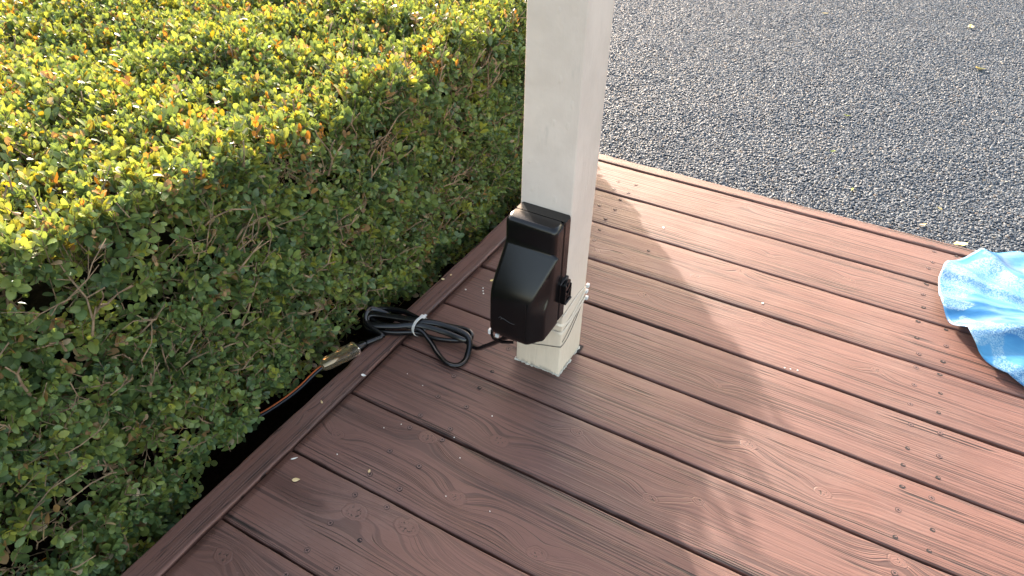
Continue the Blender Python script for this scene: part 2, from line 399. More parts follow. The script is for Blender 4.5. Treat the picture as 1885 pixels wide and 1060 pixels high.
# gravel: a point cloud with one small stone instanced on each point
def gravel():
    sp = .0053
    def region(x0, x1, y0, y1, s_):
        xs = np.arange(x0, x1, s_); ys = np.arange(y0, y1, s_)
        gx, gy = np.meshgrid(xs, ys); p = np.stack([gx.ravel(), gy.ravel()], 1)
        return p + rng.uniform(-.5, .5, p.shape) * s_ * .95
    a = region(-1.0, 1.9, .047, 3.5, sp)
    left = -(a[:, 1] - .05) * .39 - .06           # nothing shows left of the post line
    a = a[(a[:, 0] > left - .16) & (a[:, 0] < 1.45 + .03 * a[:, 1]) & ~((a[:, 0] < -.05) & (a[:, 1] < .135))]
    n = len(a)
    z = -.0625 + .0016 * np.sin(a[:, 0] * 9 + 3 * np.sin(a[:, 1] * 5)) + rng.uniform(-.002, .0026, n)
    z += .005 * np.exp(-((a[:, 1] - .05) / .05) ** 2)
    V = np.stack([a[:, 0], a[:, 1], z], 1)
    me = bpy.data.meshes.new('gravel'); me.vertices.add(n); me.vertices.foreach_set('co', V.astype(np.float32).ravel())
    def att(name, typ, arr):
        t = me.attributes.new(name, typ, 'POINT'); t.data.foreach_set('vector' if typ == 'FLOAT_VECTOR' else 'value', arr.astype(np.float32).ravel())
    rot = np.stack([rng.normal(0, .32, n), rng.normal(0, .32, n), rng.uniform(0, 6.28, n)], 1)
    base = rng.uniform(.75, 1.25, n)[:, None] * np.array([.0044, .0032, .0023]) * rng.uniform(.8, 1.2, (n, 3))
    big = rng.random(n) < .05; base[big] *= 1.35
    att('rot', 'FLOAT_VECTOR', rot); att('scl', 'FLOAT_VECTOR', base); att('pick', 'FLOAT', rng.random(n))
    me.update()
    o = link('gravel', me, M['pebble'])
    ng = bpy.data.node_groups.new('gravel_stones', 'GeometryNodeTree')
    ng.interface.new_socket('Geometry', in_out='INPUT', socket_type='NodeSocketGeometry')
    ng.interface.new_socket('Geometry', in_out='OUTPUT', socket_type='NodeSocketGeometry')
    N = ng.nodes; L = ng.links
    gi = N.new('NodeGroupInput'); go = N.new('NodeGroupOutput')
    ico = N.new('GeometryNodeMeshIcoSphere'); ico.inputs['Radius'].default_value = 1; ico.inputs['Subdivisions'].default_value = 2
    spn = N.new('GeometryNodeSetPosition'); nz = N.new('ShaderNodeTexNoise'); nz.inputs['Scale'].default_value = 1.1; nz.inputs['Detail'].default_value = 1
    vm = N.new('ShaderNodeVectorMath'); vm.operation = 'SUBTRACT'; vm.inputs[1].default_value = (.5, .5, .5)
    vs = N.new('ShaderNodeVectorMath'); vs.operation = 'SCALE'; vs.inputs['Scale'].default_value = .9
    L.new(nz.outputs['Color'], vm.inputs[0]); L.new(vm.outputs[0], vs.inputs[0]); L.new(vs.outputs[0], spn.inputs['Offset'])
    L.new(ico.outputs['Mesh'], spn.inputs['Geometry'])
    sm = N.new('GeometryNodeSetMaterial'); sm.inputs['Material'].default_value = M['pebble']
    L.new(spn.outputs[0], sm.inputs['Geometry'])
    iop = N.new('GeometryNodeInstanceOnPoints')
    def na(nm, typ):
        q = N.new('GeometryNodeInputNamedAttribute'); q.data_type = typ; q.inputs['Name'].default_value = nm; return q.outputs[0]
    L.new(gi.outputs[0], iop.inputs['Points']); L.new(sm.outputs[0], iop.inputs['Instance'])
    L.new(na('rot', 'FLOAT_VECTOR'), iop.inputs['Rotation']); L.new(na('scl', 'FLOAT_VECTOR'), iop.inputs['Scale'])
    L.new(iop.outputs[0], go.inputs[0])
    md = o.modifiers.new('stones', 'NODES'); md.node_group = ng
    tag(o, 'loose dark grey gravel with tan and white stones beyond the deck', 'gravel', kind='stuff')
    return n
print('stones', gravel())

# ------------------------------------------------------------------ deck
SCREWS = {1: [(.852, .061), (.897, .066), (.852, .013), (.846, -.017), (.896, .02), (.117, -.008), (.162, 0), (.123, -.05), (.161, -.049)], 2: [(.846, .061), (.843, .018), (.847, -.029), (.156, .053), (.122, .002), (.162, .005), (.159, -.046)], 3: [(.85, -.041), (.841, .061), (.891, .062), (.843, .006), (.894, .009), (.891, -.042), (.167, .044), (.173, -.002), (.295, .021)], 4: [(.85, .009), (.892, .01), (.848, -.045), (.892, -.042), (.849, .059), (.888, .061), (.1, -.01)], 5: [(.853, .048), (.897, .053), (.853, -.009), (.899, -.001), (.85, -.049), (.9, -.048)], 6: [(.187, -.051), (.183, .015), (.131, -.042), (.853, .049), (.894, .049), (.852, .001), (.899, -.011), (.853, -.05), (.897, -.05)], 7: [(.137, -.006), (.192, -.002), (.136, -.056), (.195, -.056), (.188, .047), (.134, .049), (.858, .033), (.9, .0), (.86, -.045)], 8: [(.137, .002), (.194, .001), (.138, -.049), (.193, -.048), (.136, .057), (.196, .062)], 9: [(.142, .054), (.196, .06), (.142, -.001), (.196, -.002), (.143, -.05), (.196, -.051)], 10: [(.085, .021), (.143, .052), (.196, .05), (.143, -.01)]}
KNOTS = {1: [(.436, .036, .9)], 2: [(.702, -.004, .8), (.536, -.002, .6)], 3: [(.276, -.025, .6), (.189, -.037, 1.), (.415, -.017, .8), (.493, .049, .7)], 4: [(.788, .015, .8), (.342, .007, .9), (.534, 0, .5), (.565, .05, .6)], 5: [(.547, -.025, .6)], 6: [(.629, .013, 1.1), (.75, -.023, 1.)], 7: [(.377, .041, .8), (.277, -.038, 1.2), (.525, -.02, .9), (.589, .012, .7), (.86, .054, .9)], 8: [(.044, -.013, .9), (.173, .054, 1.2), (.273, -.019, 1.2), (.421, -.04, 1.1)], 9: [(.161, .03, 1.4), (.238, .047, 1.5)], 10: [(.05, .03, 1.1)]}
deck = empty('wooden_deck'); tag(deck, 'brown painted wooden deck of wide screwed boards beside the hedge', 'deck')
def board_mesh(x0, x1, wid, thick, seed, r=.004, seg=.012, rough=.0005):
    r_ = np.random.default_rng(seed)
    prof = []
    hw = wid / 2
    for a in np.linspace(180, 90, 5): prof.append((-hw + r + r * math.cos(math.radians(a)), -r + r * math.sin(math.radians(a)), 1))
    for y in np.linspace(-hw + r, hw - r, 8)[1:-1]: prof.append((y, 0, 0))
    for a in np.linspace(90, 0, 5): prof.append((hw - r + r * math.cos(math.radians(a)), -r + r * math.sin(math.radians(a)), -1))
    prof += [(hw, -thick, 0), (-hw, -thick, 0)]
    pr = np.array(prof); m = len(pr)
    xs = np.arange(x0, x1 + seg / 2, seg); n = len(xs)
    def wob(sc_, amp):
        k = r_.uniform(0, 6.28, 6); f = sc_ * np.array([1, 2.3, 4.1, 7.7, 13., 21.])
        return amp * sum(np.sin(xs * f[i] + k[i]) / (i + 1) ** .7 for i in range(6))
    wl, wr, zz = wob(6, rough), wob(6, rough), wob(3, .00035)
    nick = np.zeros(n)
    for _ in range(r_.integers(1, 4)): nick += .0016 * np.exp(-((xs - r_.uniform(x0, x1)) / .012) ** 2)
    V = np.zeros((n, m, 3)); V[:, :, 0] = xs[:, None]
    V[:, :, 1] = pr[None, :, 0] + np.where(pr[None, :, 0] < 0, (wl + nick)[:, None], wr[:, None]) * (np.abs(pr[None, :, 0]) > hw * .9)
    V[:, :, 2] = pr[None, :, 1] + zz[:, None] * (pr[None, :, 1] > -.01) - nick[:, None] * .5 * (pr[None, :, 2] == 1)
    i = np.arange(n - 1)[:, None] * m; j = np.arange(m)[None, :]; j2 = (j + 1) % m
    q = np.stack([i + j, i + m + j, i + m + j2, i + j2], -1).reshape(-1, 4)[:, ::-1]
    return V.reshape(-1, 3), [q, np.arange(m)[None, :][:, ::-1].copy() * 1 + 0, np.arange(m)[None, :] + (n - 1) * m]
def set_wood(o, seed, knots=(), tone=0., stain=(0, 0, 0), dash=.25):
    o['dash'] = float(dash); o['seed'] = float(seed); o['tone'] = float(tone); o['stain'] = [float(q) for q in stain]
    ks = list(knots)[:5]
    for i in range(5): o['k%d' % i] = [float(q) for q in (ks[i] if i < len(ks) else (50., 50., 1.))]
GAPS = {0: .004, 1: .0055, 2: .0045, 3: .0055, 4: .0065, 5: .005, 6: .0045, 7: .0045, 8: .004, 9: .0035}
def screw_mesh(kind, seed):
    r_ = random.Random(seed); bm = bmesh.new()
    def disc(rad, z, mi, n=14, sx=1.):
        vs = [bm.verts.new((rad * sx * math.cos(2 * math.pi * i / n) * r_.uniform(.93, 1.07), rad * math.sin(2 * math.pi * i / n) * r_.uniform(.93, 1.07), z)) for i in range(n)]
        f = bm.faces.new(vs); f.material_index = mi
        lo = [bm.verts.new((v.co.x, v.co.y, z - .0012)) for v in vs]
        for i in range(n):
            f = bm.faces.new((vs[i], lo[i], lo[(i + 1) % n], vs[(i + 1) % n])); f.material_index = mi
    if kind == 0:                   # visible head; flat dark disc and cross painted as recess shade
        disc(.0044, .00030, 1); disc(.0037, .00045, 0)
        a = r_.uniform(0, 1.57)
        for k in range(2):
            c, s_ = math.cos(a + k * 1.5708), math.sin(a + k * 1.5708)
            z = .00055 + k * .00005
            p = [(-.0023, -.0006), (.0023, -.0006), (.0023, .0006), (-.0023, .0006)]
            f = bm.faces.new([bm.verts.new((x * c - y * s_, x * s_ + y * c, z)) for x, y in p]); f.material_index = 1
    else:                           # sunk head: flat dark disc as the pit's shade, with a sliver of paint
        disc(.0034, .00035, 1, 12, r_.uniform(1.0, 1.7))
        f = bm.faces.new([bm.verts.new((x + .0005, y + .001, .0005)) for x, y in ((-.002, -.0008), (.0018, -.001), (.002, .0008), (-.001, .001))]); f.material_index = 0
    me = bpy.data.meshes.new('screw'); bm.to_mesh(me); bm.free(); me.materials.append(M['screw']); me.materials.append(M['hole']); return me
SCREW_ME = [screw_mesh(0, 1), screw_mesh(0, 2), screw_mesh(0, 3), screw_mesh(1, 4), screw_mesh(1, 5)]
for k in range(1, 17):
    g0, g1 = GAPS.get(k - 1, .006), GAPS.get(k, .006)
    y1 = -(k - 1) * P - g0 / 2; y0 = -k * P + g1 / 2
    V, F = board_mesh(.0035, 2.6, y1 - y0, .038, 40 + k, r=.003)
    b = from_np('deck_board', V, F, M['wood'], deck, False, (0, (y0 + y1) / 2, 0))
    me = b.data; me.polygons.foreach_set('use_smooth', [True] * len(me.polygons)); 
    off = (y0 + y1) / 2 + (k - .5) * P
    set_wood(b, k * 3.37, [(x, y - off, s_) for x, y, s_ in KNOTS.get(k, [(rng.uniform(.2, 2), rng.uniform(-.05, .05), 1.)])], tone=[.1, .5, .2, .6, .3, .0, .4, .1, .2, .3][k % 10], stain=(.06, .012, 1.) if k == 9 else (50, 50, 0))
    for (sx, sy) in SCREWS.get(k, []):
        far = sx > .5
        me = SCREW_ME[random.choice([0, 1, 2, 3, 4, 3] if far else [0, 1, 2, 0, 3])]
        so_ = bpy.data.objects.new('screw', me); COL.objects.link(so_); so_.parent = b
        so_.location = (sx, sy - off, .0003); so_.rotation_euler = (0, 0, random.uniform(-.3, .3))
# far trim board on edge and hedge side trim
V, F = board_mesh(-.048, 2.6, .036, .14, 91, r=.004, rough=.0006)
t1 = from_np('trim_board', V, F, M['wood'], deck, True, (0, .003 + .018 + .0015, .001)); set_wood(t1, 61.3, [(.75, .0, .5), (1.2, .01, .5)], .8, dash=1.)
V, F = board_mesh(-.001, 2.4, .044, .14, 92, r=.0028, rough=.0007)
t2 = from_np('trim_board', V, F, M['wood'], deck, True, (-.0235, 0, .0025)); t2.rotation_euler = (0, 0, -math.pi / 2); set_wood(t2, 74.9, [(1.08, -.006, .35)], .1, dash=1.)
# dark joists under the gaps
for jx in (.165, .52, .875, 1.25):
    bm = bmesh.new(); box(bm, jx - .055, jx - .017, -2.3, -.01, -.14, -.0395); box(bm, jx - .015, jx + .023, -2.3, -.01, -.14, -.040)
    o = from_bm('joist', bm, M['wood'], deck); set_wood(o, 5.)

# ------------------------------------------------------------------ post
PX0, PX1, PY0, PY1 = .2075, .2935, -.7895, -.7005
post = empty('porch_post', (.2505, -.745, 0)); tag(post, 'square white painted porch post standing on the brown deck', 'post')
bm = bmesh.new()
prof = rounded_rect(PX0 - .2505, PX1 - .2505, PY0 + .745, PY1 + .745, .0028, 3)
zs = [-.13, -.01] + list(np.linspace(0, .5, 60)) + list(np.linspace(.52, 2.4, 40))
rr = random.Random(3)
rings = [[(x * (1 + .004 * math.sin(z * 17 + i)), y * (1 + .003 * math.sin(z * 13 + i * .7)), z) for i, (x, y) in enumerate(prof)] for z in zs]
loft(bm, rings)
from_bm('shaft', bm, M['post'], post, smooth=True)
# ragged bead of paint and filler at the foot
bm = bmesh.new()
def bead(path, seed):
    r_ = random.Random(seed); pts = []
    for a, b in zip(path, path[1:]):
        a, b = Vector(a), Vector(b); n = max(2, int((b - a).length / .0022))
        for i in range(n): pts.append(a.lerp(b, i / n))
    sc_ = []
    for p_ in pts:
        p_ += Vector((r_.uniform(-.0007, .0007), r_.uniform(-.0007, .0007), r_.uniform(-.0003, .001))); sc_.append(max(.25, r_.gauss(.85, .45)))
    sweep(bm, pts, circle(.0014, 6), scale=sc_)
x0, x1, y0, y1 = PX0 - .2505 - .001, PX1 - .2505 + .001, PY0 + .745 - .001, PY1 + .745
bead([(x0, y0 + .03, .001), (x0, y0, .001), (x0 + .03, y0 - .0006, .001), (x1, y0, .001), (x1 + .001, y0 + .05, .001)], 5)
bead([(x1 + .0005, y0 + .064, .001), (x1, y1, .001)], 8)
o = from_bm('paint_bead', bm, M['caulk'], post, smooth=True)
bm = bmesh.new(); box(bm, x1 - .004, x1 + .006, y1 - .018, y1 + .004, .0005, .0012); from_bm('notch_shade_plate', bm, M['hole'], post)  # thin dark plate laid on the deck as the shade of a gap

# ------------------------------------------------------------------ outlet box on the post
BX = empty('timer_box', (.2505, -.7895, .12)); tag(BX, 'black plastic outdoor timer box strapped to the white post', 'electrical box')
OX, OY, OZ = .2505, -.7895, .12
def bx_ring(z, xl, xr, yb, yf, r, ch=0., chd=0., n=4):
    """plan outline at height z: back at yb, front at yf (towards -y); ch = width of the right side chamfer, chd its depth"""
    pts = []
    def arc(cx, cy, a0, a1, rad, m=n):
        for i in range(m + 1):
            a = math.radians(a0 + (a1 - a0) * i / m); pts.append((cx + rad * math.cos(a) - OX, cy + rad * math.sin(a) - OY, z - OZ))
    arc(xr - .002, yb - .002, 90, 0, .002, 1)
    yc = yf + chd
    # right front: soft step from side wall to the bulge
    if ch > 1e-6:
        arc(xr - r, yc + r, 0, -60, r)
        arc(xr - ch + .002, yf + r, -50, -90, r)
    else:
        arc(xr - r, yf + r, 0, -45, r)
        arc(xr - r, yf + r, -45, -90, r)
    arc(xl + r, yf + r, -90, -180, r)
    arc(xl + .002, yb - .002, 180, 90, .002, 1)
    return pts
XL, XR = .2085, .2945
YB = PY0 - .0012; YS = YB - .021     # seam between back shell and lid
# back shell
bm = bmesh.new()
rings = []
for z, ins in ((.1305, .012), (.1325, .006), (.138, .002), (.146, 0), (.20, 0), (.30, 0), (.326, 0), (.331, .0012), (.3335, .004)):
    xr = XR - (.012 if z < .1315 else .008 if z < .135 else .004 if z < .14 else 0)
    rings.append([(x, y, z_ - 0) for x, y, z_ in bx_ring(z, XL + ins, xr - ins * .3, YB, YS, .003)])
loft(bm, rings); from_bm('back_shell', bm, M['black'], BX, smooth=False)
# gasket line
bm = bmesh.new(); box(bm, XL - OX + .002, XR - OX - .002, YS - OY - .0022, YS - OY + .001, .018, .2105); from_bm('gasket', bm, M['hole'], BX)
# lid with the bulge for plugs
bm = bmesh.new(); rings = []
yb2 = YS - .0018
top_f = YB - .0505; bul = YB - .0925
def lerp(a, b, t): return a + (b - a) * t
def sm(t): t = max(0, min(1, t)); return t * t * (3 - 2 * t)
levels = [.1315, .133, .136, .141, .147, .155, .165, .18, .190, .197, .203, .208, .213, .218, .223, .228, .233, .239, .245, .255, .265, .275, .281, .2855, .288, .2905, .30, .31, .322, .327, .3305, .3325, .3335]
for z in levels:
    if z >= .2885: yf, ch, chd = top_f, 0, 0
    else:
        t = (.2885 - z) / (.2885 - .219); k_ = .11
        ts = -k_ * math.log(math.exp(-t / k_) + math.exp(-1.0 / k_))          # soft knee where the slope meets the upright front
        yf = lerp(top_f - .0012, bul, max(ts, 0)); ch = lerp(.001, .024, max(ts, 0)); chd = lerp(.0006, .030, max(ts, 0)) - .014 * sm((.222 - z) / .03)
    inz = 0
    if z < .145: inz = .007 * ((.145 - z) / .0135) ** 2
    if z > .325: inz = .0050 * ((z - .325) / .0085) ** 2
    rings.append(bx_ring(z, XL + inz * .9 - .0035 * sm((.2885 - z) / .07), XR - inz * .9, yb2, yf + inz, .0085, ch, chd))
loft(bm, rings)
lid = from_bm('lid', bm, M['black'], BX, smooth=True)
for p_ in lid.data.polygons: pass
md = lid.modifiers.new('edge', 'EDGE_SPLIT'); md.split_angle = math.radians(42)
# raised rib beside the flat front and the small moulded squiggle mark
bm = bmesh.new()
bmr = None; box(bm, .2695 - OX, .2720 - OX, bul - .0010 - OY, bul + .001 - OY, .141 - OZ, .217 - OZ, .0006)
from_bm('lid_rib', bm, M['black'], BX, smooth=True)
bm = bmesh.new()
yq = bul - OY - .0004
sq = [(-.024, .0), (-.0215, .003), (-.019, .001), (-.0205, -.002), (-.0175, .0015), (-.014, .001), (-.010, -.0005), (-.004, -.002), (.001, -.0025), (.004, -.0015)]
sweep(bm, catmull([(x - .002, yq, .174 - OZ + z) for x, z in sq], 5), circle(.00035, 5)); from_bm('moulded_mark', bm, simple('mark_plastic', (.05, .05, .052), .3), BX, smooth=True)
# back shell foot, the bracket at lower left
bm = bmesh.new()
zb = -.02
sweep(bm, [Vector(p_) for p_ in ((-.0425, -.085, .022), (-.0430, -.087, .005), (-.0395, -.088, .0005), (-.024, -.087, -.002), (-.006, -.080, .000))], [(-.002, -.0015), (.002, -.0015), (.002, .0015), (-.002, .0015)])
box(bm, -.034, .000, -.080, -.050, .003, .011, .001)
from_bm('bottom_bracket', bm, M['black'], BX)
# latch on the right hand side: plate, ring and crossed bars
lt = empty('latch', (0, 0, 0)); lt.parent = BX; 
bpy.data.objects.remove(lt)
bm = bmesh.new()
lx = XR - OX
box(bm, lx - .001, lx + .003, -.029, .001, .067, .103, .001)
box(bm, lx + .002, lx + .0105, -.025, -.022, .064, .100, .001)
box(bm, lx + .002, lx + .0105, -.005, -.002, .066, .094, .001)
ring_c = Vector((lx + .007, -.0135, .096))
path = [ring_c + Vector((0, .0070 * math.cos(a), .0070 * math.sin(a))) for a in np.linspace(0, 2 * math.pi, 21)]
sweep(bm, path, [(-.003, -.0018), (.003, -.0018), (.003, .0018), (-.003, .0018)], up=Vector((1, 0, 0)))
sweep(bm, [ring_c, ring_c + Vector((.0035, 0, 0))], circle(.0035, 10), up=Vector((0, 1, 0)))
for a, b in (((-.023, .067), (-.005, .086)), ((-.005, .067), (-.023, .086))):
    sweep(bm, [Vector((lx + .008, a[0], a[1])), Vector((lx + .008, b[0], b[1]))], [(-.0018, -.0018), (.0018, -.0018), (.0018, .0018), (-.0018, .0018)], up=Vector((1, 0, 0)))
box(bm, lx + .003, lx + .012, -.025, -.002, .0635, .067, .001)
bmesh.ops.recalc_face_normals(bm, faces=bm.faces)
from_bm('latch', bm, M['black'], BX)
# white plug seen under the lower left corner
bm = bmesh.new(); box(bm, -.0495, -.0448, -.089, -.082, .006, .015, .0012); box(bm, -.0365, -.0305, -.0880, -.084, .004, .010, .0008)
o = from_bm('strap_end', bm, M['white_nylon'], BX, smooth=False)

# ------------------------------------------------------------------ straps and wire on the post
def ribbon(bm, pts, w_, th, n=6):
    sweep(bm, catmull(pts, n), [(-th / 2, -w_ / 2), (th / 2, -w_ / 2), (th / 2, w_ / 2), (-th / 2, w_ / 2)])
e = .0016
def tie(name, pts, head, label, w_=.0042, mat='white_nylon', tail=None):
    t = empty(name, head); tag(t, label, 'zip tie')
    hv = Vector(head)
    bm = bmesh.new(); ribbon(bm, [Vector(p_) - hv for p_ in pts], w_, .0012); from_bm('strap', bm, M[mat], t)
    bm = bmesh.new(); box(bm, -.0030, .0026, -.0035, .0035, -.0033, .0033, .001); 
    from_bm('head', bm, M['white_nylon'], t)
    return t
clear = simple('clear_nylon', (.74, .66, .54), .25, None, .6)
M['clear'] = clear
tie('zip_tie', [(PX1 + e, PY1, .142), (PX1 + e, -.735, .147), (PX1 + e, PY0 + .002, .140), (PX1 - .003, PY0 - e, .139), (.262, PY0 - e, .137), (.23, PY0 - e, .137)], (PX1 + .0035, PY1 + .001, .144), 'upper clear zip tie round the white post, its white head at the back corner', .0035, 'clear')
tie('zip_tie', [(PX1 + e, PY1, .118), (PX1 + e, -.735, .110), (PX1 + e, -.775, .102), (PX1 - .002, PY0 - e, .100), (.27, PY0 - e, .100), (.225, PY0 - e, .102)], (PX1 + .0035, PY1 + .001, .117), 'lower and wider clear zip tie round the white post under the black box', .0062, 'clear')
tie('zip_tie', [(PX1 + e * .8, PY1, .134), (PX1 + e * .8, -.74, .118), (PX1 + e * .8, -.77, .112), (PX1 - .003, PY0 - e, .118), (.27, PY0 - e, .121), (.235, PY0 - e, .118)], (PX1 + .0015, PY1 + .002, .130), 'middle clear zip tie slanting across the post between the upper and lower ones', .0048, 'clear')
bm = bmesh.new()
e2 = .0011
sweep(bm, catmull([(PX0 - e2, -.76, .05), (PX0 - e2 * .5, PY0 - e2, .052), (.225, PY0 - e2, .054), (.24, PY0 - e2, .0535), (.262, PY0 - e2, .060), (PX1 - .004, PY0 - e2, .068), (PX1 + e2, PY0 + .002, .070), (PX1 + e2, -.765, .072), (PX1 + e2, -.735, .092), (PX1 + e2, PY1 - .001, .122)], 5), circle(.0007, 5))
sweep(bm, catmull([(PX1 + e2, PY0 + .003, .078), (PX1 + e2, -.77, .084), (PX1 + e2, -.74, .10), (PX1 + e2, PY1 - .001, .122)], 5), circle(.0006, 5))
tag(from_bm('wire', bm, M['wire'], smooth=True), 'thin grey wire wound loosely round the foot of the white post', 'wire')

# ------------------------------------------------------------------ power cord, tie, extension cord
cordpts = [(.243, -.866, .140), (.228, -.860, .118), (.196, -.844, .078), (.165, -.825, .040), (.138, -.812, .012), (.105, -.806, .012), (.06, -.81, .018), (.018, -.818, .020), (-.03, -.824, .020), (-.068, -.832, .016), (-.088, -.85, .010), (-.064, -.866, .008), (-.02, -.852, .009), (.018, -.832, .010), (.06, -.826, .010), (.10, -.814, .014), (.120, -.802, .020), (.106, -.790, .024), (.06, -.797, .022), (.018, -.810, .026), (-.03, -.808, .026), (-.07, -.818, .022), (-.084, -.838, .020), (-.055, -.85, .018), (.018, -.830, .020), (.05, -.836, .010), (.08, -.853, .005), (.108, -.865, .0045), (.129, -.858, .0045), (.131, -.834, .007), (.115, -.806, .026), (.06, -.806, .030), (.018, -.818, .030), (-.03, -.830, .028), (-.076, -.846, .026), (-.066, -.864, .020), (-.02, -.846, .022), (.018, -.826, .026), (.07, -.816, .024), (.112, -.812, .020), (.108, -.800, .014), (.075, -.800, .012), (.018, -.812, .013), (-.04, -.818, .012), (-.082, -.835, .030), (-.074, -.862, .022), (-.036, -.868, .013), (-.030, -.872, .0115)]
cord = empty('power_cord', (.018, -.82, 0)); tag(cord, 'black power cord bundled in loops between the timer box and the hedge', 'cord')
cp = [Vector(p_) - Vector((.018, -.82, 0)) for p_ in cordpts]
bm = bmesh.new(); sweep(bm, catmull(cp, 9), twin(.0034, 6), twist=.012, scale=[1.3 - .3 * min(1, i / 45) for i in range(9 * (len(cp) - 1) + 1)])
from_bm('flex', bm, M['gloss'], cord, smooth=True)
# plug with ribbed strain relief
def L(*p_): return Vector(p_) - Vector((.018, -.82, 0))
bm = bmesh.new()
a, b = L(-.030, -.872, .0115), L(-.046, -.899, .010)
pts = [a.lerp(b, t) for t in np.linspace(0, 1, 25)]
sweep(bm, pts, [(x * 1.15, y) for x, y in circle(.0036, 12)], scale=[1.05 + .35 * t + (.22 if (i // 2) % 2 and t < .62 else 0) for i, t in enumerate(np.linspace(0, 1, 25))])
c_ = L(-.057, -.927, .009)
sweep(bm, [b, b.lerp(c_, .15), b.lerp(c_, .5), c_], [(x, y * .72) for x, y in circle(.0085, 14)], scale=[.5, .8, 1.0, 1.05])
from_bm('plug', bm, M['gloss'], cord, smooth=True)
tz = empty('zip_tie', (.018, -.82, .018)); tag(tz, 'white zip tie cinched round the bundled black cord on the deck', 'zip tie')
bm = bmesh.new()
path = [Vector((.003 * math.cos(a), .0185 * math.cos(a), .0185 * math.sin(a) + .001)) for a in np.linspace(-.2, 2 * math.pi - .2, 30)]
sweep(bm, path, [(-.0028, -.0007), (.0028, -.0007), (.0028, .0007), (-.0028, .0007)], up=Vector((0, 1, 0)))
bmesh.ops.recalc_face_normals(bm, faces=bm.faces); from_bm('strap', bm, M['white_nylon'], tz)
bm = bmesh.new(); box(bm, -.005, .0045, .007, .0155, .010, .0175, .0012); box(bm, -.0025, .0025, .013, .022, .012, .0135); from_bm('head', bm, M['white_nylon'], tz)
# extension cord with clear amber socket
ex = empty('extension_cord', (-.065, -.96, 0)); tag(ex, 'black and orange extension cord with amber socket at the hedge foot', 'cord')
def E(*p_): return Vector(p_) - Vector((-.065, -.96, 0))
a, b = E(-.052, -.918, .0095), E(-.080, -.985, .004)
bm = bmesh.new()
ts = [0, .06, .1, .45, .5, .85, .95, 1]
sweep(bm, [a.lerp(b, t) for t in ts], [(x, y * .78) for x, y in rounded_rect(-.0145, .0145, -.0115, .0115, .006, 4)], scale=[.9, 1.0, .96, .98, .93, .86, .72, .5])
from_bm('socket', bm, M['amber'], ex, smooth=True)
bm = bmesh.new()
for s_ in (-.005, .005):
    d = Vector((s_, -s_ * .3, 0)); sweep(bm, [a.lerp(b, .25) + d, a.lerp(b, .62) + d], [(-.0006, -.003), (.0006, -.003), (.0006, .003), (-.0006, .003)])
from_bm('blade', bm, M['brass'], ex)
bm = bmesh.new(); sweep(bm, [a.lerp(b, .55), a.lerp(b, .7), a.lerp(b, .96)], [(x, y * .8) for x, y in circle(.0062, 8)], scale=[.7, 1, .8]); from_bm('wire_core', bm, M['white_nylon'], ex, smooth=True)
tailp = [E(-.076, -.975, .004), E(-.084, -1.0, -.004), E(-.090, -1.03, -.014), E(-.098, -1.065, -.020), E(-.112, -1.11, -.024), E(-.15, -1.19, -.035), E(-.20, -1.30, -.05)]
bm = bmesh.new(); sweep(bm, catmull(tailp, 8), circle(.0036, 10)); from_bm('flex', bm, M['gloss'], ex, smooth=True)
bm = bmesh.new(); sweep(bm, [p_ + Vector((-.0022, .0010, .0022)) for p_ in catmull(tailp, 8)], circle(.0021, 8)); from_bm('stripe', bm, M['orange'], ex, smooth=True)

# ------------------------------------------------------------------ blue film
def film():
    NR, NA = 46, 220; C0 = np.array([1.116, -.172]); R0 = .255
    V = []
    for i in range(NR + 1):
        r = i / NR
        for j in range(NA):
            a = 2 * math.pi * j / NA
            lob = 1 + .016 * math.sin(5 * a + .4) + .010 * math.sin(9 * a + 2.) + .006 * math.sin(19 * a)
            da = (a - math.radians(216) + math.pi) % (2 * math.pi) - math.pi       # the notch
            lob -= .040 * math.exp(-(da / .030) ** 2)
            rr_ = R0 * r * lob
            fold = .013 * r ** 1.4 * (1 - 2 * abs(math.sin(4.5 * a + 1.2 * math.sin(2 * a)))) + .007 * r * (1 - 2 * abs(math.sin(8.5 * a + 2 * r)))
            ridge = .016 * math.exp(-(da / (.12 + .10 * (1 - r))) ** 2) * r ** .8
            z = .020 + fold * .58 + ridge + .020 * (1 - r * r) * (.6 + .5 * math.sin(3 * a + 4 * r)) + .0015 * math.sin(23 * r + 3 * a)
            V.append((rr_ * math.cos(a), rr_ * math.sin(a), max(z, .0035)))
    V = np.array(V); F = []
    for i in range(NR):
        for j in range(NA):
            j2 = (j + 1) % NA; F.append((i * NA + j, (i + 1) * NA + j, (i + 1) * NA + j2, i * NA + j2))
    o = from_np('plastic_sheet', V, [np.array(F)], M['film'], None, True, (C0[0], C0[1], 0))
    md = o.modifiers.new('thick', 'SOLIDIFY'); md.thickness = .0009; md.offset = 0
    tag(o, 'crumpled round shiny blue plastic sheet lying on the deck', 'plastic sheet')
film()

